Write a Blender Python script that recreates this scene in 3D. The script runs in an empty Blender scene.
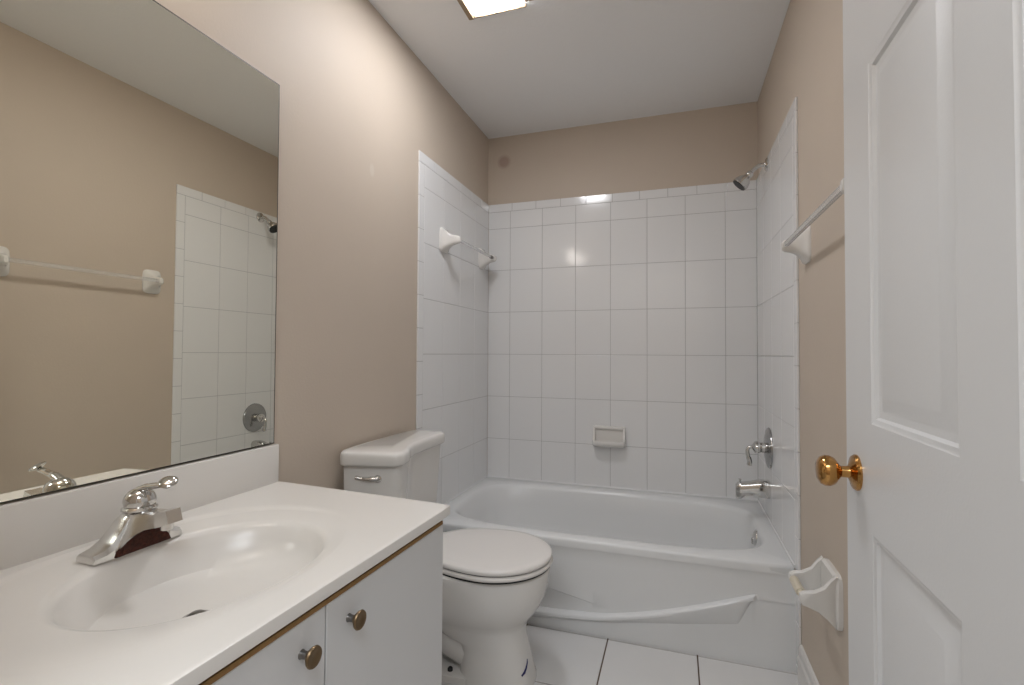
import bpy, bmesh, math, random
from mathutils import Vector, Matrix
random.seed(4)
PI = math.pi
S = bpy.context.scene
COL = S.collection

# ------------------------------------------------------------------ camera
CX, CZ = 1.1122, 1.1404
YAW, PITCH, ROLL, FPX = 0.3190, 0.0215, 0.00543, 494.1
cd = bpy.data.cameras.new('camera'); cam = bpy.data.objects.new('camera', cd); COL.objects.link(cam)
fw = Vector((-math.sin(YAW)*math.cos(PITCH), math.cos(YAW)*math.cos(PITCH), math.sin(PITCH)))
rr = Vector((math.cos(YAW), math.sin(YAW), 0)); uu = rr.cross(fw)
R_ = rr*math.cos(ROLL)+uu*math.sin(ROLL); U_ = -rr*math.sin(ROLL)+uu*math.cos(ROLL)
m = Matrix((R_, U_, -fw)).transposed().to_4x4(); m.translation = (CX, 0, CZ)
cam.matrix_world = m
cd.sensor_width = 36; cd.lens = 36*FPX/1024; cd.clip_start = 0.02
S.camera = cam

# ------------------------------------------------------------------ world, lights, exposure
wd = bpy.data.worlds.new('world'); S.world = wd; wd.use_nodes = True
wd.node_tree.nodes['Background'].inputs[0].default_value = (0.95, 0.97, 1.0, 1)
wd.node_tree.nodes['Background'].inputs[1].default_value = 0.5
def area(name, loc, rot, sx, sy, w, col):
    l = bpy.data.lights.new(name, 'AREA'); l.shape = 'RECTANGLE'; l.size = sx; l.size_y = sy
    l.energy = w; l.color = col
    o = bpy.data.objects.new(name, l); COL.objects.link(o); o.location = loc; o.rotation_euler = rot
    return o
# added soft fill, no known lamp, in the unseen hallway beyond the doorway
area('hallway_fill', (0.95, -0.60, 2.44), (0, 0, 0), 1.6, 0.7, 32, (0.86, 0.93, 1.0))
LENS_E, GLOBE_E = 42.0, 15.0
S.view_settings.view_transform = 'Standard'; S.view_settings.look = 'None'
S.view_settings.gamma = 1; S.view_settings.use_curve_mapping = False
S.view_settings.exposure = 0.10

# ------------------------------------------------------------------ materials
def mat(name, col, rough=.5, metal=0, bump=0, bscale=40, trans=0, coat=0, emit=None, es=0, ior=1.5, vary=0, vscale=3):
    m = bpy.data.materials.new(name); m.use_nodes = True
    nt = m.node_tree; b = nt.nodes['Principled BSDF']
    b.inputs['Base Color'].default_value = (*col, 1); b.inputs['Roughness'].default_value = rough
    b.inputs['Metallic'].default_value = metal; b.inputs['IOR'].default_value = ior
    b.inputs['Transmission Weight'].default_value = trans; b.inputs['Coat Weight'].default_value = coat
    b.inputs['Coat Roughness'].default_value = 0.06
    if emit: b.inputs['Emission Color'].default_value = (*emit, 1); b.inputs['Emission Strength'].default_value = es
    tc = nt.nodes.new('ShaderNodeTexCoord')
    if bump:
        n = nt.nodes.new('ShaderNodeTexNoise'); n.inputs['Scale'].default_value = bscale; n.inputs['Detail'].default_value = 4
        bp = nt.nodes.new('ShaderNodeBump'); bp.inputs['Strength'].default_value = bump; bp.inputs['Distance'].default_value = 0.01
        nt.links.new(tc.outputs['Object'], n.inputs['Vector']); nt.links.new(n.outputs['Fac'], bp.inputs['Height'])
        nt.links.new(bp.outputs['Normal'], b.inputs['Normal'])
    if vary:
        n = nt.nodes.new('ShaderNodeTexNoise'); n.inputs['Scale'].default_value = vscale; n.inputs['Detail'].default_value = 3
        mx = nt.nodes.new('ShaderNodeMixRGB'); mx.inputs[1].default_value = (*[c*(1-vary) for c in col], 1)
        mx.inputs[2].default_value = (*[min(1, c*(1+vary)) for c in col], 1)
        nt.links.new(tc.outputs['Object'], n.inputs['Vector']); nt.links.new(n.outputs['Fac'], mx.inputs[0])
        nt.links.new(mx.outputs[0], b.inputs['Base Color'])
    return m

M_wall = mat('tan_wall_paint', (.57, .485, .40), .6, bump=.06, bscale=120, vary=.03, vscale=4)
M_ceil = mat('ceiling_paint', (.86, .86, .86), .75, bump=.12, bscale=60)
M_tile = mat('white_glazed_tile', (.80, .80, .80), .12, vary=.015, vscale=2)
M_grout = mat('tile_grout', (.44, .435, .43), .8)
M_floor = mat('white_floor_tile', (.68, .67, .66), .18, vary=.02, vscale=3)
M_fgrout = mat('brown_floor_grout', (.10, .06, .035), .9)
M_tub = mat('white_tub_enamel', (.75, .755, .755), .25)
M_porc = mat('white_porcelain', (.74, .72, .69), .1)
M_seat = mat('white_seat_plastic', (.76, .73, .70), .22)
M_marble = mat('cultured_marble', (.78, .75, .71), .24, vary=.015, vscale=5)
M_cab = mat('white_laminate', (.68, .68, .68), .4)
M_raw = mat('raw_particleboard', (.30, .17, .06), .8, vary=.3, vscale=200)
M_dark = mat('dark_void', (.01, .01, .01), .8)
M_chrome = mat('chrome', (.64, .63, .61), .08, 1)
M_satin = mat('brushed_chrome', (.76, .75, .73), .24, 1)
M_plate = mat('dull_chrome_plate', (.40, .40, .40), .22, 1)
M_rust = mat('rust', (.06, .012, .004), .85, bump=.8, bscale=300, vary=.9, vscale=140)
M_brass = mat('polished_brass', (.50, .27, .09), .12, 1)
M_bronze = mat('aged_bronze', (.22, .155, .09), .4, 1, vary=.3, vscale=60)
M_nickel = mat('dull_nickel', (.22, .21, .20), .3, 1)
M_mirror = mat('mirror_silver', (.93, .91, .81), .0, 1)
M_medge = mat('mirror_edge', (.05, .045, .035), .4)
M_door = mat('white_door_paint', (.70, .70, .70), .3, bump=.03, bscale=200)
M_trim = mat('white_trim_paint', (.72, .70, .67), .3)
M_cer = mat('white_ceramic', (.76, .74, .71), .12)
M_crm = mat('cream_plastic', (.66, .60, .48), .35)
M_acr = mat('clear_acrylic', (.92, .92, .92), .2, trans=.82, ior=1.25)
M_frame = mat('tan_fixture_frame', (.30, .22, .14), .5)
M_lens = mat('light_lens', (.8, .76, .66), .4, emit=(.95, .96, 1.0), es=LENS_E)
M_globe = mat('vanity_globe', (.9, .86, .78), .3, emit=(1.0, .92, .84), es=GLOBE_E)
M_ink = mat('blue_ink', (.01, .01, .10), .5)
M_black = mat('black_rubber', (.01, .01, .01), .5)
M_caulk = mat('caulk', (.60, .57, .53), .6)

# paint smudges: spots with a shape of their own on the wall paint
def wall_spots(base, name, spots):
    m = base.copy(); m.name = name; nt = m.node_tree; b = nt.nodes['Principled BSDF']
    src = b.inputs['Base Color'].links[0].from_socket
    tc = nt.nodes.new('ShaderNodeTexCoord')
    for (p, r, col, k, sq) in spots:
        mp = nt.nodes.new('ShaderNodeMapping'); mp.vector_type = 'POINT'
        mp.inputs['Scale'].default_value = (sq[0]/r, sq[1]/r, sq[2]/r)
        mp.inputs['Location'].default_value = tuple(-p[i]*sq[i]/r for i in range(3))
        g = nt.nodes.new('ShaderNodeTexGradient'); g.gradient_type = 'SPHERICAL'
        cr = nt.nodes.new('ShaderNodeValToRGB'); cr.color_ramp.elements[1].position = .5
        cr.color_ramp.elements[1].color = (k, k, k, 1)
        mx = nt.nodes.new('ShaderNodeMixRGB'); mx.inputs[2].default_value = (*col, 1)
        nt.links.new(tc.outputs['Object'], mp.inputs[0]); nt.links.new(mp.outputs[0], g.inputs[0])
        nt.links.new(g.outputs['Fac'], cr.inputs[0]); nt.links.new(cr.outputs[0], mx.inputs[0])
        nt.links.new(src, mx.inputs[1]); src = mx.outputs[0]
    nt.links.new(src, b.inputs['Base Color'])
    return m

# ------------------------------------------------------------------ mesh helpers
def link(name, bm, mats, parent=None, smooth=35, loc=None):
    bmesh.ops.recalc_face_normals(bm, faces=bm.faces)
    if smooth:
        for f in bm.faces: f.smooth = True
        for e in bm.edges:
            if len(e.link_faces) == 2 and e.calc_face_angle(0) > math.radians(smooth): e.smooth = False
    me = bpy.data.meshes.new(name); bm.to_mesh(me); bm.free()
    for mm in (mats if isinstance(mats, (list, tuple)) else [mats]): me.materials.append(mm)
    o = bpy.data.objects.new(name, me); COL.objects.link(o)
    if parent:
        o.parent = parent
        o.matrix_parent_inverse = world(parent).inverted()
    return o
def world(o):
    mw = Matrix.LocRotScale(o.location, o.rotation_euler, o.scale)
    if o.parent: return world(o.parent) @ o.matrix_parent_inverse @ mw
    return mw
def tag(o, label=None, cat=None, group=None, kind=None):
    if label: o['label'] = label
    if cat: o['category'] = cat
    if group: o['group'] = group
    if kind: o['kind'] = kind
    return o
def empty(name, loc, label=None, cat=None, group=None):
    o = bpy.data.objects.new(name, None); COL.objects.link(o); o.location = loc; o.empty_display_size = .05
    return tag(o, label, cat, group)

def box(bm, lo, hi, bev=0, seg=1, mi=0):
    r = bmesh.ops.create_cube(bm, size=1)
    vs = r['verts']
    for v in vs:
        v.co = Vector([lo[i] + (v.co[i]+.5)*(hi[i]-lo[i]) for i in range(3)])
    fs = list({f for v in vs for f in v.link_faces})
    for f in fs: f.material_index = mi
    if bev:
        es = list({e for v in vs for e in v.link_edges})
        rb = bmesh.ops.bevel(bm, geom=es, offset=bev, segments=seg, affect='EDGES', profile=.5)
        for f in rb['faces']: f.material_index = mi
    return vs
def rings(bm, rs, cap0=True, cap1=True, mi=0, closed=True):
    V = [[bm.verts.new(p) for p in r] for r in rs]
    n = len(V[0])
    for a, b in zip(V, V[1:]):
        for i in range(n if closed else n-1):
            j = (i+1) % n
            try:
                f = bm.faces.new((a[i], a[j], b[j], b[i])); f.material_index = mi
            except ValueError: pass
    if cap0 and closed: bm.faces.new(V[0][::-1]).material_index = mi
    if cap1 and closed: bm.faces.new(V[-1]).material_index = mi
    return V
def frame_of(d):
    d = Vector(d).normalized(); a = Vector((0, 0, 1)) if abs(d.z) < .9 else Vector((0, 1, 0))
    x = a.cross(d).normalized(); return x, d.cross(x), d
def lathe(bm, prof, origin, axis=(0, 0, 1), n=32, mi=0, cap=True):
    x, y, d = frame_of(axis); o = Vector(origin)
    rs = [[o + d*h + (x*math.cos(2*PI*i/n) + y*math.sin(2*PI*i/n))*max(r, 1e-4) for i in range(n)] for r, h in prof]
    return rings(bm, rs, cap, cap, mi)
def tube(bm, pts, rad, n=16, mi=0, up=None, flat=1.0):
    pts = [Vector(p) for p in pts]; rs = []
    k = len(pts); x = None
    for i, p in enumerate(pts):
        d = (pts[min(i+1, k-1)] - pts[max(i-1, 0)]).normalized()
        if x is None: x, y, _ = frame_of(d)
        else:
            x = (x - d*x.dot(d)).normalized(); y = d.cross(x)
        r = rad[i] if isinstance(rad, (list, tuple)) else rad
        rs.append([p + (x*math.cos(2*PI*j/n) + y*math.sin(2*PI*j/n)*flat)*r for j in range(n)])
    return rings(bm, rs, True, True, mi)
def smoothpath(pts, k=6):
    P = [Vector(p) for p in pts]; out = []
    for i in range(len(P)-1):
        p0 = P[max(i-1, 0)]; p1 = P[i]; p2 = P[i+1]; p3 = P[min(i+2, len(P)-1)]
        for j in range(k):
            t = j/k
            out.append(.5*((2*p1) + (p2-p0)*t + (2*p0-5*p1+4*p2-p3)*t*t + (3*p1-p0-3*p2+p3)*t**3))
    out.append(P[-1]); return out
def sring(cx, cy, a, b, n, z, N=96):
    out = []
    for i in range(N):
        t = 2*PI*i/N; c, s = math.cos(t), math.sin(t)
        r = 1/((abs(c)**n + abs(s)**n)**(1/n))
        out.append((cx + a*c*r, cy + b*s*r, z))
    return out
def lerp(a, b, t): return a + (b-a)*t
def interp(tab, x):
    if x <= tab[0][0]: return tab[0][1]
    for (a, u), (b, v) in zip(tab, tab[1:]):
        if x <= b: return lerp(u, v, (x-a)/(b-a))
    return tab[-1][1]

# ------------------------------------------------------------------ room
H = 2.486; YB = 2.876; YF = 0.19; XR = 1.530
def sbox(name, lo, hi, m, bev=0):
    bm = bmesh.new(); box(bm, lo, hi, bev); return tag(link(name, bm, m, smooth=0), kind='structure')
mwl = wall_spots(M_wall, 'tan_wall_paint_patched', [((0, 1.63, 1.845), .022, (.62, .55, .47), .8, (1, 1.2, .7)),
                                                   ((0, 1.81, 1.825), .03, (.56, .49, .41), .6, (1, 1.1, .8))])
mwb = wall_spots(M_wall, 'tan_wall_paint_smudged', [((.104, YB, 2.328), .05, (.36, .24, .19), .7, (1, 1, 1))])
sbox('wall_left', (-.12, -.0, 0), (0, YB+.12, H), mwl)
sbox('wall_back', (0, YB, 0), (XR, YB+.12, H), mwb)
sbox('wall_right', (XR, YF-.11, 0), (XR+.12, YB+.12, H), M_wall)
bm = bmesh.new()
box(bm, (0, YF-.11, 0), (.50, YF, H)); box(bm, (.50, YF-.11, 2.12), (1.475, YF, H)); box(bm, (1.475, YF-.11, 0), (XR, YF, H))
tag(link('wall_front', bm, M_wall, smooth=0), kind='structure')
sbox('ceiling', (-.8, -1.35, H), (2.4, YB+.12, H+.1), M_ceil)
# unseen hallway outside the doorway, added to shut out world light
sbox('wall_hall', (-.7, -1.35, 0), (2.3, -1.25, H), M_wall)
sbox('wall_hall_left', (-.8, -1.25, 0), (-.7, YF-.11, H), M_wall)
sbox('wall_hall_right', (2.3, -1.25, 0), (2.4, YF-.11, H), M_wall)
bm = bmesh.new(); box(bm, (-.7, YF-.17, 0), (-.12, YF-.11, H)); box(bm, (XR+.12, YF-.17, 0), (2.3, YF-.11, H))
tag(link('wall_hall_front', bm, M_wall, smooth=0), kind='structure')
# door casing around the doorway behind the camera
bm = bmesh.new()
box(bm, (.43, YF, 0), (.50, YF+.015, 2.19), .003); box(bm, (.43, YF, 2.12), (1.52, YF+.015, 2.19), .003)
box(bm, (.50, YF-.11, 0), (.515, YF, 2.12)); box(bm, (1.46, YF-.11, 0), (1.475, YF, 2.12))
box(bm, (.515, YF-.11, 2.105), (1.46, YF, 2.12))
tag(link('trim_1', bm, M_trim), kind='structure')
# floor: ceramic squares with dark joints
bm = bmesh.new(); P = .336; g = .0048
box(bm, (-.7, -1.25, -.05), (2.3, YF-.17, -.0025), mi=1); box(bm, (0, YF-.17, -.05), (XR, YB, -.0025), mi=1)
xs = [.1825+P*i for i in range(-3, 7)]; ys = [.004+P*j for j in range(-4, 9)]
for x in xs:
    for y in ys:
        hall = y+P/2 <= YF-.16
        lo = (max(x+g/2, -.7 if hall else .001), max(y+g/2, -1.25), -.02); hi = (min(x+P-g/2, 2.3 if hall else XR-.001), min(y+P-g/2, YB-.001), 0)
        if hi[0]-lo[0] > .01 and hi[1]-lo[1] > .01: box(bm, lo, hi, .001)
tag(link('floor', bm, [M_floor, M_fgrout], smooth=0), kind='structure')
# baseboards: moulded top
def baseboard(name, x0, s, y0, y1):
    bm = bmesh.new()
    pr = [(0, 0), (.014, 0), (.014, .085), (.010, .095), (.010, .118), (.006, .128), (0, .132)]
    rings(bm, [[(x0+s*a, y, z) for a, z in pr] for y in (y0, y1)])
    return tag(link(name, bm, M_trim, smooth=0), kind='structure')
baseboard('baseboard_right', XR, -1, YF+.016, 1.974)
baseboard('baseboard_left', 0, 1, 1.155, 1.985)

# ------------------------------------------------------------------ tiled surround
T = 2.065
ROWS = [.379, .616, .8748, 1.1336, 1.3924, 1.6512, 1.910, 2.015]
def panel(label, cols, mp, front=None, zb=0.379, top_break=.1524, u1=None):
    """cols = u edges; mp(u, v, d) -> world"""
    bm = bmesh.new()
    def tb(u0, u1_, v0, v1):
        if u1_-u0 < .008 or v1-v0 < .008: return
        g = .0011
        vs = box(bm, (u0+g, v0+g, .0004 if front and u0 < front[1]-.001 else .001), (u1_-g, v1-g, .008), .0014, 2)
    for a, b in zip(cols, cols[1:]):
        for c, d in zip(ROWS, ROWS[1:]): tb(a, b, c, d)
    uu_ = cols[0] if front is None else front[0]
    a = uu_
    while a < cols[-1]-.001:
        b = min(a+top_break, cols[-1]); tb(a, b, 2.015, T); a = b
    if front:
        v = 2.015
        while v > .001:
            v0 = max(0.0, v-top_break); tb(front[0], front[1], v0, v); v = v0
    lo = uu_
    box(bm, (lo+(.004 if front else .001), .379, 0), (cols[-1], T-.001, .0066), mi=1)
    if front: box(bm, (front[0]+.004, .001, 0), (front[1], .379, .0066), mi=1)
    for v in bm.verts: v.co = Vector(mp(*v.co))
    return tag(link('wall_tiling', bm, [M_tile, M_grout], smooth=0), label, 'wall tiles')
xb = [.0075] + [1.524-.155-.2032*k for k in range(6, -1, -1)] + [1.5225]
panel('white glazed wall tiles with soap dish on the back wall over the tub', xb, lambda u, v, d: (u, YB-d, v), top_break=.1524)
yl = [2.037, 2.240, 2.443, 2.647, 2.850, 2.869]
panel('white glazed wall tiles on the left wall beside the toilet tank', yl, lambda u, v, d: (d, u, v), front=(1.987, 2.037))
yr = [2.028, 2.255, 2.458, 2.662, 2.869]
panel('white glazed wall tiles on the right wall behind the shower head and valve', yr, lambda u, v, d: (XR-d, u, v), front=(1.978, 2.028))

# ------------------------------------------------------------------ bathtub
tub = empty('bathtub', (.765, 2.45, 0), 'white enamel alcove bathtub with curved moulded apron filling the tiled alcove', 'bathtub')
bm = bmesh.new()
X0, X1, Y0, Y1, DK = .002, 1.528, 2.022, 2.874, .378
cx, cy = (X0+X1)/2, (Y0+Y1)/2; A, B_ = (X1-X0)/2, (Y1-Y0)/2
ox, oy = .767, 2.437          # opening centre
rs = [sring(cx, cy, A, B_, 60, DK-.035), sring(cx, cy, A, B_, 60, DK-.012), sring(cx, cy, A-.002, B_-.002, 60, DK-.004),
      sring(cx, cy, A-.008, B_-.008, 50, DK),
      sring(ox, oy, .710, .362, 4.2, DK+.001), sring(ox, oy, .701, .352, 4.2, DK-.001), sring(ox, oy, .692, .342, 4.2, DK-.008),
      sring(ox+.002, oy, .685, .335, 4.1, DK-.022), sring(ox+.010, oy, .668, .322, 4, DK-.10), sring(ox+.02, oy, .645, .305, 4, DK-.20),
      sring(ox+.025, oy, .605, .288, 3.8, DK-.275), sring(ox+.03, oy, .57, .262, 3.5, DK-.308), sring(ox+.03, oy, .50, .21, 3, DK-.322),
      sring(ox+.03, oy, .3, .12, 2.5, DK-.326)]
rings(bm, rs, cap0=False, cap1=True)
link('basin', bm, M_tub, tub, smooth=50)
# apron with the swooping moulded ledge
led = [(.009, .13), (.2, .095), (.35, .076), (.5, .070), (.65, .074), (.822, .089), (.92, .108), (1.017, .131), (1.1, .155), (1.2, .187), (1.3, .223), (1.387, .254)]
cre = [(.009, .02), (.5, .03), (.82, .060), (1.0, .088), (1.164, .113), (1.332, .142), (1.387, .25)]
upc = [(.009, .26), (.3, .215), (.619, .157), (.822, .120), (.95, .116)]
def ledz(x): # smooth
    return sum(interp(led, x+dx) for dx in (-.04, -.02, 0, .02, .04))/5 if x < 1.34 else interp(led, x)
def apz(x, k):
    return k
bm = bmesh.new()
NX = 220; colsV = []
for i in range(NX+1):
    x = lerp(X0, X1, i/NX)
    zl = ledz(min(x, 1.387)); zc = interp(cre, min(x, 1.387)); zu = max(interp(upc, x), zl+.004)
    act = 1.0 if x < 1.385 else max(0, 1-(x-1.385)/.008)
    zc = min(zc, zl-.018)
    zu = max(zu, zl+.012)
    pr = .024*act*min(1, .25+1.2*(1.387-min(x, 1.387))/.3+.35)
    dent = .009*max(0, min(1, (.86-x)/.22))*act if x < .9 else 0
    ys = []
    ztop = DK-.030
    def add(z, p): ys.append((x, Y0+.004-p, z))
    add(DK-.012, .004); add(DK-.024, .0035); add(DK-.034, 0)
    for t in (.25, .5, .75): add(lerp(ztop-.004, zu+.006, t), 0)
    add(zu+.005, 0); add(zu, -dent)
    add(lerp(zu, zl+.0045, .5), -dent); add(zl+.0045, -dent)
    add(zl+.0025, pr*.6); add(zl, pr*.88); add(zl-.004, pr*.99); add(zl-.012, pr)
    for t in (.35, .7): add(lerp(zl-.012, zc, t), lerp(pr, pr*.2, t))
    add(zc+.003, pr*.14); add(zc-.002, .0)
    add(lerp(zc-.002, 0, .5), 0); add(0, 0)
    colsV.append(ys)
rings(bm, colsV, False, False, closed=False)
link('apron', bm, M_tub, tub, smooth=28)
bm = bmesh.new()
lathe(bm, [(.0001, .012), (.012, .012), (.026, .009), (.033, .005), (.036, 0), (.036, -.01)], (1.450, 2.44, .326), (-1, 0, .10), 32)
box(bm, (1.431, 2.434, .298), (1.441, 2.446, .326), .003)
link('overflow_plate', bm, M_chrome, tub)
bm = bmesh.new(); lathe(bm, [(.03, 0), (.03, .004), (.022, .006), (.0001, .007)], (1.20, 2.437, .0525), (0, 0, 1), 28)
link('drain', bm, M_chrome, tub)
bm = bmesh.new()
tube(bm, [(.009, 2.028, .3785), (.0095, 2.866, .3785), (1.5205, 2.866, .3785), (1.521, 2.026, .3785)], .0065, 8)
link('caulk_bead', bm, M_tub, tub)

# ------------------------------------------------------------------ shower and tub fittings on the right wall
WX = 1.522
sh = empty('shower_head', (WX, 2.55, 2.03), 'small chrome shower head on a bent arm high on the right tiled wall', 'shower head')
bm = bmesh.new(); lathe(bm, [(.032, 0), (.032, .003), (.026, .008), (.013, .011), (.012, .013)], (WX, 2.55, 2.028), (-1, 0, 0), 28); link('flange', bm, M_chrome, sh)
bm = bmesh.new(); tube(bm, smoothpath([(WX, 2.55, 2.028), (1.492, 2.55, 2.028), (1.468, 2.55, 2.014), (1.447, 2.55, 1.990)]), .0095, 14); link('arm', bm, M_chrome, sh)
bm = bmesh.new()
dd = Vector((-.60, 0, -.62)).normalized()
lathe(bm, [(.011, -.012), (.016, -.008), (.017, .004), (.014, .010), (.019, .018), (.030, .032), (.037, .050), (.038, .062), (.035, .066)], (1.447, 2.55, 1.990), dd, 32)
h = link('head', bm, M_chrome, sh)
bm = bmesh.new(); o_ = Vector((1.447, 2.55, 1.990))+dd*.0665
lathe(bm, [(.034, -.001), (.034, .001), (.012, .002), (.0001, .002)], o_, dd, 28)
link('spray_face', bm, M_black, h)['label'] = 'dark spray face'

va = empty('shower_valve', (WX, 2.53, .71), 'round chrome shower valve with a curved lever, above the tub spout', 'shower valve')
bm = bmesh.new(); lathe(bm, [(.092, 0), (.092, .003), (.089, .008), (.080, .010), (.060, .016), (.03, .020)], (WX, 2.53, .712), (-1, 0, 0), 48); link('escutcheon', bm, M_plate, va)
bm = bmesh.new(); lathe(bm, [(.024, .01), (.024, .034), (.020, .036), (.027, .042), (.029, .052), (.026, .062), (.015, .070), (.006, .074)], (WX, 2.53, .712), (-1, 0, 0), 32); link('hub', bm, M_chrome, va)
bm = bmesh.new(); tube(bm, smoothpath([(WX-.066, 2.53, .712), (WX-.082, 2.53, .712), (WX-.092, 2.53, .698), (WX-.090, 2.53, .672), (WX-.083, 2.53, .645), (WX-.086, 2.53, .626)]), [.008]*12+[.009]*8+[.011]*6+[.0115]*4+[.008], 14); link('lever', bm, M_chrome, va)

sp = empty('tub_spout', (WX, 2.54, .52), 'chrome tub spout with a lift knob, projecting from tile just above the tub rim', 'tub spout')
bm = bmesh.new()
secs = []
for t, hw, zt, zb in ((0, .035, .562, .480), (.02, .035, .563, .480), (.05, .033, .560, .483), (.075, .030, .553, .486), (.10, .028, .548, .484), (.118, .027, .546, .470), (.132, .025, .543, .467), (.142, .018, .532, .470)):
    secs.append([(WX-t, 2.54+hw*c_, lerp(zb, zt, .5)+(zt-zb)/2*s_) for c_, s_ in [(math.copysign(abs(math.cos(a))**.6, math.cos(a)), math.copysign(abs(math.sin(a))**.6, math.sin(a))) for a in [2*PI*i/28 for i in range(28)]]])
rings(bm, secs); link('spout_body', bm, M_chrome, sp)
bm = bmesh.new(); lathe(bm, [(.003, 0), (.003, .010), (.007, .012), (.007, .018), (.002, .02)], (WX-.124, 2.54, .541), (0, 0, 1), 16); link('diverter_knob', bm, M_chrome, sp)

# ------------------------------------------------------------------ ceramic bar posts and soap dish
def ceramic_post(bm, y, z, x, s, plate=(.052, .062), reach=.085, barr=.012):
    """square plate on a wall at x, flaring concavely to a rounded nose; s=+1 sticks out to +x"""
    secs = []
    prof = [(0, 1, 1), (.006, 1, 1), (.012, .93, .93), (.020, .74, .76), (.032, .56, .60), (.048, .42, .46), (.064, .35, .38), (.078, .32, .34), (.090, .27, .29), (.098, .15, .17)]
    k = reach/.09
    for d, a, b in prof:
        r = sring(0, 0, plate[0]*a, plate[1]*b, 5 if a > .5 else 3, 0, 40)
        secs.append([(x+s*d*k, y+p[0], z+p[1]) for p in r])
    rings(bm, secs)
lb = empty('towel_bar', (0, 2.485, 1.70), 'clear rod between two white ceramic posts on the left tiled wall over the tub', 'towel bar')
for y in (2.235, 2.745):
    bm = bmesh.new(); ceramic_post(bm, y, 1.703, .008, 1, (.045, .062), .088); link('post', bm, M_cer, lb)
bm = bmesh.new(); tube(bm, [(.088, 2.235, 1.703), (.088, 2.745, 1.703)], .008, 14); link('rod', bm, M_acr, lb)
bm = bmesh.new(); tube(bm, [(.088, 2.695, 1.703), (.088, 2.712, 1.703)], .0105, 14); link('end_ring', bm, M_nickel, lb)

tb = empty('towel_bar', (XR, 1.545, 1.50), 'clear flat towel rod on white ceramic posts on the tan right wall beside the door', 'towel bar')
for y in (1.225, 1.855):
    bm = bmesh.new(); ceramic_post(bm, y, 1.505, XR, -1, (.047, .062), .072); link('post', bm, M_cer, tb)
bm = bmesh.new()
box(bm, (XR-.074, 1.225, 1.497), (XR-.062, 1.855, 1.515), .002); link('rod', bm, M_acr, tb)

sd = empty('soap_dish', (.755, 2.868, .668), 'white ceramic soap dish set in the middle of the back tiled wall', 'soap dish')
bm = bmesh.new()
x0, x1, z0, z1, yb = .663, .846, .610, .728, 2.869
box(bm, (x0, yb-.012, z0), (x1, yb, z1), .005, 2)                        # back plate
ring = [sring(.7545, yb-.012, .088, .004, 6, .0, 40)]
secs = []
for z, dep, w in ((.612, .030, .082), (.616, .046, .087), (.628, .056, .090), (.640, .058, .091), (.646, .056, .090)):
    secs.append([(.7545+p[0], yb-.010-dep*max(0, 0.5-p[1]), z) for p in sring(0, 0, w, .5, 4, 0, 48)])
for z, dep, w in ((.646, .050, .081), (.636, .046, .076), (.628, .040, .070)):
    secs.append([(.7545+p[0], yb-.013-dep*max(0, 0.5-p[1]), z) for p in sring(0, 0, w, .5, 4, 0, 48)])
rings(bm, secs)
link('tray', bm, M_cer, sd, smooth=50)
bm = bmesh.new()
for sx in (x0+.001, x1-.013):
    rings(bm, [[(sx+q, yb-.008, .722), (sx+q, yb-.020, .718), (sx+q, yb-.036, .690), (sx+q, yb-.046, .640), (sx+q, yb-.008, .630)] for q in (0, .012)])
box(bm, (x0+.002, yb-.022, .708), (x1-.002, yb-.006, .726), .006, 2)
link('frame', bm, M_cer, sd)

# ------------------------------------------------------------------ toilet paper holder
tp = empty('toilet_paper_holder', (XR, 1.60, .50), 'empty white ceramic toilet paper holder with cream roller low on the right wall', 'toilet paper holder')
bm = bmesh.new()
yc = 1.605
secs = []
for d, a, zt, zb in ((0, .080, .566, .418), (.010, .080, .566, .418), (.018, .072, .560, .428)):
    r = sring(0, 0, a, (zt-zb)/2, 7, 0, 40); secs.append([(XR-d, yc+p[0], (zt+zb)/2+p[1]) for p in r])
rings(bm, secs)
for sy in (-1, 1):
    y = yc+sy*.066
    # side wing: tapers from the plate to the roller socket
    prof = [(.012, .566), (.022, .556), (.040, .530), (.064, .516), (.088, .512), (.098, .505), (.100, .490), (.093, .478), (.076, .473), (.054, .464), (.034, .448), (.016, .428)]
    R2 = []
    for q, k in ((-.009, .90), (-.007, 1), (.007, 1), (.009, .90)):
        cxq = sum(p[0] for p in prof)/len(prof); czq = sum(p[1] for p in prof)/len(prof)
        R2.append([(XR-(cxq+(p[0]-cxq)*k), y+q, czq+(p[1]-czq)*k) for p in prof])
    rings(bm, R2)
link('holder_body', bm, M_cer, tp)
bm = bmesh.new()
lathe(bm, [(.0001, -.062), (.006, -.062), (.006, -.050), (.0115, -.050), (.0125, -.046), (.0125, .030), (.0115, .034), (.0085, .034), (.0085, .054), (.006, .062), (.0001, .062)], (XR-.089, yc, .495), (0, -1, 0), 24)
link('roller', bm, M_crm, tp)['label'] = 'cream plastic roller'

tp.location.z -= .012; tp.location.y -= .008
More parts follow.
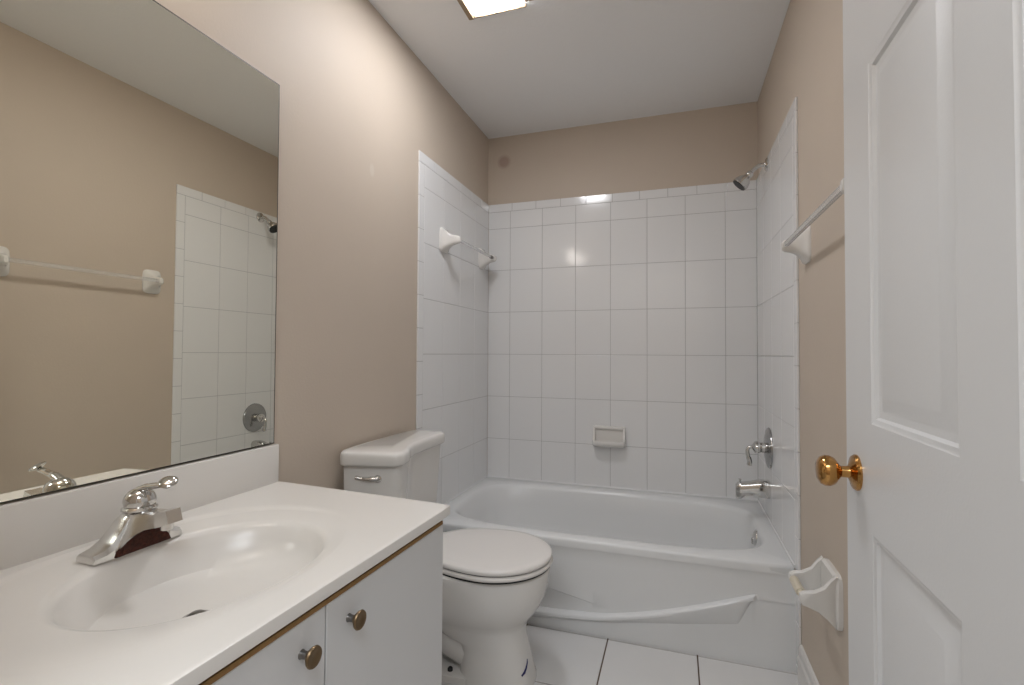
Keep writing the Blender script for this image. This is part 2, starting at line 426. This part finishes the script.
# ------------------------------------------------------------------ toilet
to = empty('toilet', (.37, 1.675, 0), 'white two-piece toilet with closed lid between the vanity and the bathtub', 'toilet')
yc = 1.675
bm = bmesh.new(); secs = []
def trings(tab, n=64):
    out = []
    for z, xa, xb_, hw, e in tab: out.append(sring((xa+xb_)/2, yc, (xb_-xa)/2, hw, e, z, n))
    return out
tab = [(0, .385, .648, .106, 2.8), (.012, .385, .647, .106, 2.8), (.03, .383, .640, .102, 2.8), (.10, .378, .624, .098, 2.7), (.135, .368, .616, .100, 2.6),
       (.155, .30, .612, .105, 2.6), (.19, .235, .612, .114, 2.5), (.205, .20, .618, .122, 2.4), (.225, .17, .632, .140, 2.35), (.248, .15, .652, .158, 2.3),
       (.275, .13, .670, .173, 2.25), (.305, .12, .682, .183, 2.2), (.34, .115, .691, .189, 2.2), (.388, .11, .697, .191, 2.2), (.398, .112, .695, .189, 2.2), (.402, .12, .69, .182, 2.2)]
rings(bm, trings(tab)); bowl = link('bowl', bm, M_porc, to, smooth=45)
# trapway and foot behind the pedestal
bm = bmesh.new()
tube(bm, smoothpath([(.42, yc, .10), (.34, yc, .13), (.27, yc, .17), (.21, yc, .15), (.19, yc, .08), (.19, yc, .0)], 5), [.085]*6+[.08]*20, 24)
rings(bm, [sring(.30, yc, .20, .098, 3.5, z, 48) for z in (0, .022)] + [sring(.30, yc, .192, .09, 3.5, .028, 48)])
link('trapway', bm, M_porc, to, smooth=45)
bm = bmesh.new(); lathe(bm, [(.009, 0), (.009, .008), (.006, .012), (.0001, .013)], (.362, yc-.074, .028), (0, 0, 1), 16)
link('floor_bolt', bm, M_black, to)['label'] = 'dark rusty floor bolt'
# seat and lid: round front
def seat_ring(z, k=1.0, N=96, grow=0):
    out = []
    for i in range(N):
        t = 2*PI*i/N; c, s = math.cos(t), math.sin(t)
        if c >= 0: x = .50 + (.206+grow)*c; y = (.196+grow)*s
        else:
            e = 3.0; r = 1/((abs(c)**e+abs(s)**e)**(1/e)); x = .50 + (.262+grow)*c*r; y = (.196+grow)*s*r*(1-.22*(abs(c*r))**1.6)
        out.append((.48+(x-.48)*k, yc+y*k, z))
    return out
bm = bmesh.new()
rings(bm, [seat_ring(.407, .97), seat_ring(.409, .99), seat_ring(.415, 1.005), seat_ring(.421, .995), seat_ring(.423, .97)])
link('seat', bm, M_seat, to, smooth=60)
bm = bmesh.new()
rings(bm, [seat_ring(.4265, .965), seat_ring(.428, .985), seat_ring(.435, .992), seat_ring(.441, .982), seat_ring(.444, .955), seat_ring(.446, .85), seat_ring(.447, .5)])
link('lid', bm, M_seat, to, smooth=60)
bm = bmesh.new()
rings(bm, [seat_ring(.402, .972), seat_ring(.4075, .972)]); rings(bm, [seat_ring(.4228, .95), seat_ring(.427, .95)])  # black rings stand in for the shadow gaps under seat and lid
link('seat_gap_shade', bm, M_dark, to)['label'] = 'black shade filler in the gaps between bowl, seat and lid'
for sy in (-1, 1):
    bm = bmesh.new(); tube(bm, [(.25, yc+sy*.075-.022, .425), (.25, yc+sy*.075+.022, .425)], .013, 16); link('hinge', bm, M_seat, to)
# tank
def tank_outline(ins=0, N=10):
    P = [(.018, 1.408), (.130, 1.434), (.222, 1.458), (.240, 1.485), (.230, 1.535), (.204, 1.590), (.186, 1.655), (.182, 1.74), (.182, 1.83), (.180, 1.905), (.165, 1.930), (.022, 1.935)]
    c = Vector((.11, 1.68)); out = []
    n = len(P)
    pts = []
    for i in range(n):
        a, b = Vector(P[i]), Vector(P[(i+1) % n])
        pts += [a.lerp(b, k/6) for k in range(6)]
    sm = pts
    for _ in range(2):
        sm = [(sm[i-1]+sm[i]*2+sm[(i+1) % len(sm)])/4 for i in range(len(sm))]
    for i, p in enumerate(sm):
        d = (sm[(i+1) % len(sm)]-sm[i-1]).normalized(); nrm = Vector((d.y, -d.x))
        if nrm.dot(p-c) < 0: nrm = -nrm
        q = p - nrm*ins; out.append((max(q.x, .012), q.y))
    return out
def tz(ins, z, sx=1): return [(.022+(x-.022)*sx, y, z) for x, y in tank_outline(ins)]
bm = bmesh.new()
def tk(k, z, dy): return [(.022+(x-.022)*k, 1.68+(y-1.68)*(1-dy), z) for x, y in tank_outline(0)]
rings(bm, [tk(.72, .400, .16), tk(.80, .404, .12), tk(.84, .43, .10), tk(.90, .60, .07), tk(.945, .757, .045)])
tank = link('tank', bm, M_porc, to, smooth=50)
bm = bmesh.new()
def ts(k, z): return [(.022+(x-.022)*k if x > .022 else x, 1.68+(y-1.68)*(1-(1-k)*.45), z) for x, y in [(a*1.012, 1.68+(b-1.68)*1.03) for a, b in tank_outline(0)]]
rings(bm, [ts(.965, .757), ts(.99, .760), ts(1, .766), ts(1, .788), ts(.99, .796), ts(.965, .801), ts(.90, .8035), ts(.7, .8045)])
link('tank_lid', bm, M_porc, to, smooth=60)
bm = bmesh.new()
n_ = Vector((.057, -.2, 0)).normalized(); n_ = Vector((.27, -.96, 0)).normalized(); tdir = Vector((.96, .27, 0)).normalized()
piv = Vector((.150, 1.474, .712))
lathe(bm, [(.020, -.010), (.020, .006), (.016, .012), (.013, .021), (.007, .026)], piv, n_, 28)
fl = link('flush_lever', bm, M_satin, to)
bm = bmesh.new()
a0 = piv + n_*.016
tube(bm, smoothpath([a0, a0-tdir*.03+n_*.004+Vector((0, 0, -.001)), a0-tdir*.052+Vector((0, 0, -.001)), a0-tdir*.078+n_*.002+Vector((0, 0, .004))], 5), [.013]*5+[.011]*5+[.0095]*5+[.008], 16, flat=.75)
link('lever_arm', bm, M_satin, fl)
# pen mark on the pedestal
def ped_pt(y, z):
    for (z0, a0_, b0, h0, e0), (z1, a1, b1, h1, e1) in zip(tab, tab[1:]):
        if z0 <= z <= z1:
            t = (z-z0)/(z1-z0); a = lerp(a0_, a1, t); b = lerp(b0, b1, t); hh = lerp(h0, h1, t); e = lerp(e0, e1, t)
            q = abs((y-yc)/hh); return Vector(((a+b)/2+(b-a)/2*(max(0, 1-q**e))**(1/e), y, z))
bm = bmesh.new()
tube(bm, [ped_pt(y, z) for y, z in ((1.612, .055), (1.624, .060), (1.637, .068), (1.650, .079), (1.656, .088))], [.003, .0045, .004, .0032, .002], 8)
link('ink_mark', bm, M_ink, to)['label'] = 'short dark blue ink stroke'

# ------------------------------------------------------------------ vanity
VY0, VY1, VX, VZ = .207, 1.145, .588, .765
def yend(x): return 1.163 - .042*x/.588
vc = empty('vanity_cabinet', (.28, .67, 0), 'white laminate bathroom vanity cabinet with raw brown top edge under the sink', 'cabinet')
bm = bmesh.new()
CY1, CX1 = 1.095, .560
ZT = .7425
box(bm, (.004, VY0+.01, .10), (CX1, VY0+.026, ZT)); box(bm, (.004, CY1-.016, .10), (CX1, CY1, ZT), .001)
box(bm, (.004, VY0+.026, .10), (CX1, CY1-.016, .116)); box(bm, (.004, VY0+.026, .116), (.010, CY1-.016, .60))
box(bm, (CX1-.018, VY0+.026, .70), (CX1, CY1-.016, ZT))
box(bm, (.004, VY0+.02, 0), (CX1-.06, CY1-.001, .10))
link('carcass', bm, M_cab, vc, smooth=0)
bm = bmesh.new(); box(bm, (CX1+.0005, VY0+.012, .7252), (CX1+.0178, CY1-.0005, .7335), .0005)
link('raw_edge', bm, M_raw, vc, smooth=0)['label'] = 'raw brown particleboard edge'
dsplit = .684
for (ya, yb_, kn) in ((dsplit+.0016, CY1, .742), (VY0+.022+.01, dsplit-.0016, .630)):
    bm = bmesh.new(); box(bm, (CX1+.001, ya, .115), (CX1+.018, yb_, .7246), .0012); d = link('door', bm, M_cab, vc, smooth=0)
    bm = bmesh.new()
    lathe(bm, [(.0075, 0), (.0060, .004), (.0060, .012), (.009, .015)], (CX1+.018, kn, .676), (1, 0, 0), 24)
    lathe(bm, [(.008, .013), (.0150, .020), (.0165, .023), (.0155, .0255), (.0120, .0258), (.006, .0245), (.0001, .024)], (CX1+.018, kn, .676), (1, 0, 0), 32, mi=1)
    link('knob', bm, [M_nickel, M_bronze], d)['label'] = 'flared bronze and nickel knob'

ct = empty('countertop', (.30, .67, .73), 'off-white cultured marble vanity top with oval basin and backsplash below the mirror', 'countertop')
bm = bmesh.new(); N = 96
def crect(z, gx=0):
    out = []
    for p in sring(.2955, (VY0+VY1)/2, (VX-.003)/2-gx, (VY1-VY0)/2-gx, 80, z, N):
        x, y = p[0], p[1]; f = max(0, (y-(VY0+VY1)/2)/((VY1-VY0)/2)); out.append((x, y+(yend(x)-VY1)*f, z))
    return out
bx, by = .316, .686
def mixr(a, b, t): return [tuple(lerp(p[i], q[i], t) for i in range(3)) for p, q in zip(a, b)]
outer = sring(.287, .662, .246, .328, 2.15, VZ, N)
rs = [crect(VZ-.0222, .001), crect(VZ-.0215, 0), crect(VZ-.0025), crect(VZ-.0007, .0006), crect(VZ, .0022), crect(VZ, .010), mixr(crect(VZ, .010), outer, .9), outer,
      sring(.287, .662, .242, .323, 2.15, VZ-.0012, N), sring(.288, .662, .236, .316, 2.15, VZ-.0034, N), sring(.290, .662, .231, .310, 2.15, VZ-.004, N),
      sring(bx-.004, by, .192, .232, 2.05, VZ-.005, N), sring(bx-.002, by, .182, .222, 2.05, VZ-.0080, N), sring(bx, by, .176, .215, 2, VZ-.016, N),
      sring(bx, by, .168, .204, 2, VZ-.034, N), sring(bx, by, .158, .192, 2, VZ-.054, N), sring(bx, by-.006, .148, .170, 2, VZ-.074, N),
      sring(bx, by-.012, .120, .136, 2, VZ-.082, N), sring(bx, by-.018, .086, .096, 2, VZ-.089, N), sring(bx, by-.022, .05, .055, 2, VZ-.0925, N), sring(bx, by-.022, .025, .025, 2, VZ-.0945, N)]
def ease(x): t = max(0, min(1, (.42-x)/.16)); return t*t*(3-2*t)
rs = rs[:8] + [[(p[0], p[1], VZ-(VZ-p[2])*(.12+.88*ease(p[0]))) for p in q] for q in rs[8:11]] + rs[11:]
rings(bm, rs, cap0=False, cap1=True)
link('counter', bm, M_marble, ct, smooth=34)
bm = bmesh.new(); box(bm, (.003, VY0, VZ-.01), (.021, 1.1565, .873), .003, 2); link('backsplash', bm, M_marble, ct)
bm = bmesh.new(); lathe(bm, [(.024, 0), (.024, .002), (.018, .004), (.0175, -.002)], (bx, by-.022, VZ-.0945), (0, 0, 1), 28)
dr = link('drain', bm, M_chrome, ct)
bm = bmesh.new(); lathe(bm, [(.013, 0), (.014, .006), (.010, .0085), (.0001, .009)], (bx, by-.022, VZ-.0935), (0, 0, 1), 24); link('stopper', bm, M_nickel, dr)

# the vanity front runs very slightly out of square with the wall
def walk(o):
    yield o
    for c in o.children: yield from walk(c)
for root in (vc, ct):
    for o in walk(root):
        if o.type == 'MESH':
            for v in o.data.vertices: v.co.x += -(1.12-v.co.y)*.024*v.co.x/.588

# ------------------------------------------------------------------ faucet
FY, FZ = .690, VZ-.0032
fa = empty('faucet', (.12, FY, FZ), 'chrome single lever faucet with rust underneath on the off-white vanity top', 'faucet')
bm = bmesh.new()
secs = []
# bridge body along y: low feet rising to the centre
for dy, top, xf, xb2 in ((-.086, .006, .146, .100), (-.084, .014, .147, .098), (-.066, .018, .148, .096), (-.052, .027, .148, .097), (-.040, .042, .148, .099), (-.028, .060, .147, .102), (-.018, .071, .147, .106), (-.010, .075, .147, .108),
                         (.010, .075, .147, .108), (.018, .071, .147, .106), (.028, .060, .147, .102), (.040, .042, .148, .099), (.052, .027, .148, .097), (.066, .018, .148, .096), (.077, .014, .147, .098), (.079, .006, .146, .100)):
    y = FY+dy; q = .006
    secs.append([(xf, y, FZ), (xf, y, FZ+top*.55), (xf-q, y, FZ+top*.95), (xf-q*2, y, FZ+top), (xb2+q*2, y, FZ+top), (xb2+q, y, FZ+top*.95), (xb2, y, FZ+top*.55), (xb2, y, FZ)])
rings(bm, secs); body = link('faucet_body', bm, M_satin, fa, smooth=30)
# hooded spout: wide arched root narrowing to a square tip
bm = bmesh.new(); secs = []
for x, wb, zb, wt, zt in ((.138, .056, .001, .020, .070), (.148, .052, .010, .020, .072), (.158, .044, .026, .019, .074), (.168, .035, .037, .018, .0735), (.181, .025, .045, .0165, .0745), (.197, .0165, .0485, .016, .0755)):
    th = .006
    secs.append([(x, FY-wb, FZ+zb), (x, FY-wt-(wb-wt)*.25, FZ+lerp(zb, zt, .72)), (x, FY-wt, FZ+zt-.003), (x, FY-wt*.7, FZ+zt), (x, FY+wt*.7, FZ+zt), (x, FY+wt, FZ+zt-.003), (x, FY+wt+(wb-wt)*.25, FZ+lerp(zb, zt, .72)), (x, FY+wb, FZ+zb),
                 (x, FY+wb-th, FZ+zb), (x, FY+wt*.6, FZ+lerp(zb, zt, .62)), (x, FY-wt*.6, FZ+lerp(zb, zt, .62)), (x, FY-wb+th, FZ+zb)])
rings(bm, secs); link('spout', bm, M_satin, fa, smooth=25)
bm = bmesh.new()
rings(bm, [[(.1965, FY-.0165, FZ+0.048), (.1955, FY-.0165, FZ+.0755), (.1955, FY+.0165, FZ+.0755), (.1965, FY+.0165, FZ+.048)],
           [(.213, FY-.016, FZ+.052), (.210, FY-.016, FZ+.0785), (.210, FY+.016, FZ+.0785), (.213, FY+.016, FZ+.052)],
           [(.229, FY-.0145, FZ+.058), (.222, FY-.0145, FZ+.081), (.222, FY+.0145, FZ+.081), (.229, FY+.0145, FZ+.058)]])
lathe(bm, [(.011, 0), (.011, .012), (.009, .013)], (.207, FY, FZ+.055), (0, 0, -1), 24)
link('spout_tip', bm, M_satin, fa, smooth=25)
bm = bmesh.new()
rings(bm, [[(x, FY-w, FZ+.0005), (x, FY-w*.8, FZ+h*.55), (x, FY-w*.35, FZ+h), (x, FY+w*.35, FZ+h), (x, FY+w*.8, FZ+h*.55), (x, FY+w, FZ+.0005)] for x, w, h in ((.1478, .0535, .050), (.1500, .0525, .050), (.1515, .050, .048))])
link('rust_patch', bm, M_rust, fa, smooth=25)['label'] = 'dark red rust under the spout'
bm = bmesh.new()
dc = Vector((.134, FY, FZ+.0905))
lathe(bm, [(.022, -.020), (.0295, -.0165), (.0295, -.0135), (.026, -.010)], dc, (0, 0, 1), 36)
lathe(bm, [(.024, -.0125)] + [((.0270*math.cos(a)), .0275*math.sin(a)*.85) for a in [-.40+i*.19 for i in range(11)] if a < 1.5] + [(.0001, .0236)], dc, (0, 0, 1), 36)
link('dome', bm, M_chrome, fa)
bm = bmesh.new()
tube(bm, smoothpath([dc+Vector((-.004, 0, .016)), dc+Vector((.014, 0, .0245)), dc+Vector((.038, 0, .030)), dc+Vector((.064, 0, .035))], 5), [.010]*3+[.009]*4+[.0075]*5+[.007]*4, 16, flat=.8)
lathe(bm, [(.0001, -.005), (.008, -.0045), (.0145, -.002), (.0165, .001), (.014, .0035), (.008, .005), (.0001, .0055)], dc+Vector((.074, 0, .040)), (.35, -.45, 1), 28)
link('lever', bm, M_chrome, fa)

for o in [fa] + list(fa.children): o.location.x -= .008 if o is fa else 0
# ------------------------------------------------------------------ mirror
mi_ = empty('wall_mirror', (0, .20, .876), 'large frameless wall mirror standing on the vanity backsplash', 'mirror')
bm = bmesh.new(); box(bm, (.001, .20, .8755), (.0055, 1.149, 1.925)); link('backing', bm, M_medge, mi_, smooth=0)
bm = bmesh.new(); box(bm, (.0055, .203, .8785), (.0062, 1.1455, 1.9215)); link('glass', bm, M_mirror, mi_, smooth=0)
mi_.rotation_euler = (0, 0, math.radians(-.22))

# vanity light bar above the mirror
vl = empty('vanity_light', (0, .55, 2.16), 'chrome vanity light bar with three round bulbs above the wall mirror', 'vanity light')
bm = bmesh.new(); box(bm, (0, .30, 2.10), (.035, .80, 2.22), .006, 2); link('back_plate', bm, M_chrome, vl)
for y in (.38, .55, .72):
    bm = bmesh.new(); lathe(bm, [(.028, 0), (.028, .02), (.020, .03)], (.035, y, 2.16), (1, 0, 0), 24); soc = link('socket', bm, M_chrome, vl)
    bm = bmesh.new(); bmesh.ops.create_uvsphere(bm, u_segments=24, v_segments=14, radius=.047, matrix=Matrix.Translation((.10, y, 2.16))); link('bulb', bm, M_globe, vl, smooth=180)

# ------------------------------------------------------------------ ceiling fan and light
cf = empty('ceiling_fan_light', (.47, 1.62, H), 'rectangular lit ceiling light with tan frame and vent grille above the toilet', 'ceiling light')
bm = bmesh.new()
box(bm, (.330, 1.45, H-.014), (.354, 1.80, H), .003, 1); box(bm, (.354, 1.789, H-.012), (.570, 1.800, H), .003, 1); box(bm, (.352, 1.45, H-.010), (.70, 1.47, H), .003, 1)
box(bm, (.570, 1.45, H-.010), (.585, 1.775, H), .003, 1); box(bm, (.69, 1.45, H-.010), (.705, 1.775, H), .003, 1); box(bm, (.585, 1.765, H-.010), (.69, 1.775, H), .003, 1)
link('frame', bm, M_frame, cf)
bm = bmesh.new()
secs = [sring(.460, 1.628, .100, .158, 9, H-.001, 64), sring(.460, 1.628, .100, .158, 9, H-.010, 64), sring(.460, 1.628, .096, .154, 9, H-.0145, 64), sring(.460, 1.628, .08, .135, 8, H-.016, 64)]
rings(bm, secs); link('lens', bm, M_lens, cf)
bm = bmesh.new(); box(bm, (.586, 1.47, H-.003), (.69, 1.764, H-.001), mi=1)
for k in range(9): box(bm, (.590+k*.011, 1.472, H-.009), (.595+k*.011, 1.762, H-.004))
link('grille', bm, [M_frame, M_dark], cf, smooth=0)

# ------------------------------------------------------------------ open door
DE = Vector((1.434, 1.14, 0)); DD = Vector((-.0196, -.9998, 0)); DN = Vector((-.9998, .0196, 0))   # free edge, along the leaf, room-side normal
DW, DH, DT = .945, 2.075, .035
door = empty('door_1', DE)
tag(door, kind='structure')
def dp(s, z, d): p = DE + DD*s + DN*(-d); return (p.x, p.y, z)
bm = bmesh.new()
pan = [(.140, .430), (.540, .830)]
rows = [(.25, .834), (1.022, 1.649), (1.760, 1.955)]
xs_ = [0, .140, .430, .540, .830, DW]; zs_ = [.008, .25, .834, 1.022, 1.649, 1.760, 1.955, DH]
for side in (0, 1):
    base = 0 if side == 0 else DT; sg = 1 if side == 0 else -1
    for i in range(5):
        for j in range(7):
            a, b, c, d = xs_[i], xs_[i+1], zs_[j], zs_[j+1]
            if i in (1, 3) and j in (1, 3, 5):
                R3 = []
                for ins, dep in ((0, 0), (.004, .0022), (.009, .003), (.013, .0080), (.022, .0092), (.027, .0084), (.045, .002), (.050, .0012)):
                    dd_ = base + sg*dep
                    R3.append([dp(a+ins, c+ins, dd_), dp(b-ins, c+ins, dd_), dp(b-ins, d-ins, dd_), dp(a+ins, d-ins, dd_)])
                rings(bm, R3, False, True)
            else:
                bm.faces.new([bm.verts.new(dp(*q, base)) for q in ((a, c), (b, c), (b, d), (a, d))])
for q in (((0, zs_[0]), (0, DH)), ((DW, zs_[0]), (DW, DH)), ((0, zs_[0]), (DW, zs_[0])), ((0, DH), (DW, DH))):
    bm.faces.new([bm.verts.new(dp(*q[0], 0)), bm.verts.new(dp(*q[1], 0)), bm.verts.new(dp(*q[1], DT)), bm.verts.new(dp(*q[0], DT))])
bmesh.ops.remove_doubles(bm, verts=bm.verts, dist=1e-5)
link('door_leaf', bm, M_door, door, smooth=20)
kz, ks = .922, .062
for side in (0, 1):
    o0 = Vector(dp(ks, kz, 0 if side == 0 else DT)); ax = DN if side == 0 else -DN
    L = 1 if side == 0 else .62
    bm = bmesh.new(); lathe(bm, [(.033, 0), (.033, .003), (.030, .007), (.020, .010), (.014, .013)], o0, ax, 36); ro = link('rosette', bm, M_brass, door)
    bm = bmesh.new()
    lathe(bm, [(.012, .010*L), (.0105, .018*L), (.0105, .026*L), (.017, .031*L), (.025, .037*L), (.0285, .045*L), (.0285, .053*L), (.025, .060*L), (.017, .0645*L), (.008, .066*L), (.0001, .0662*L)], o0, ax, 40)
    link('door_knob', bm, M_brass, door)
bm = bmesh.new()
e0 = [dp(0, kz-.03, .006), dp(0, kz+.03, .006), dp(0, kz+.03, .029), dp(0, kz-.03, .029)]
rings(bm, [e0, [(p[0], p[1]+.0015, p[2]) for p in e0]]); link('latch_plate', bm, M_brass, door)
for z in (.25, 1.05, 1.85):
    bm = bmesh.new(); hp = Vector(dp(DW-.001, z, DT+.004)); lathe(bm, [(.007, -.045), (.007, .045)], hp, (0, 0, 1), 12); link('hinge', bm, M_brass, door)
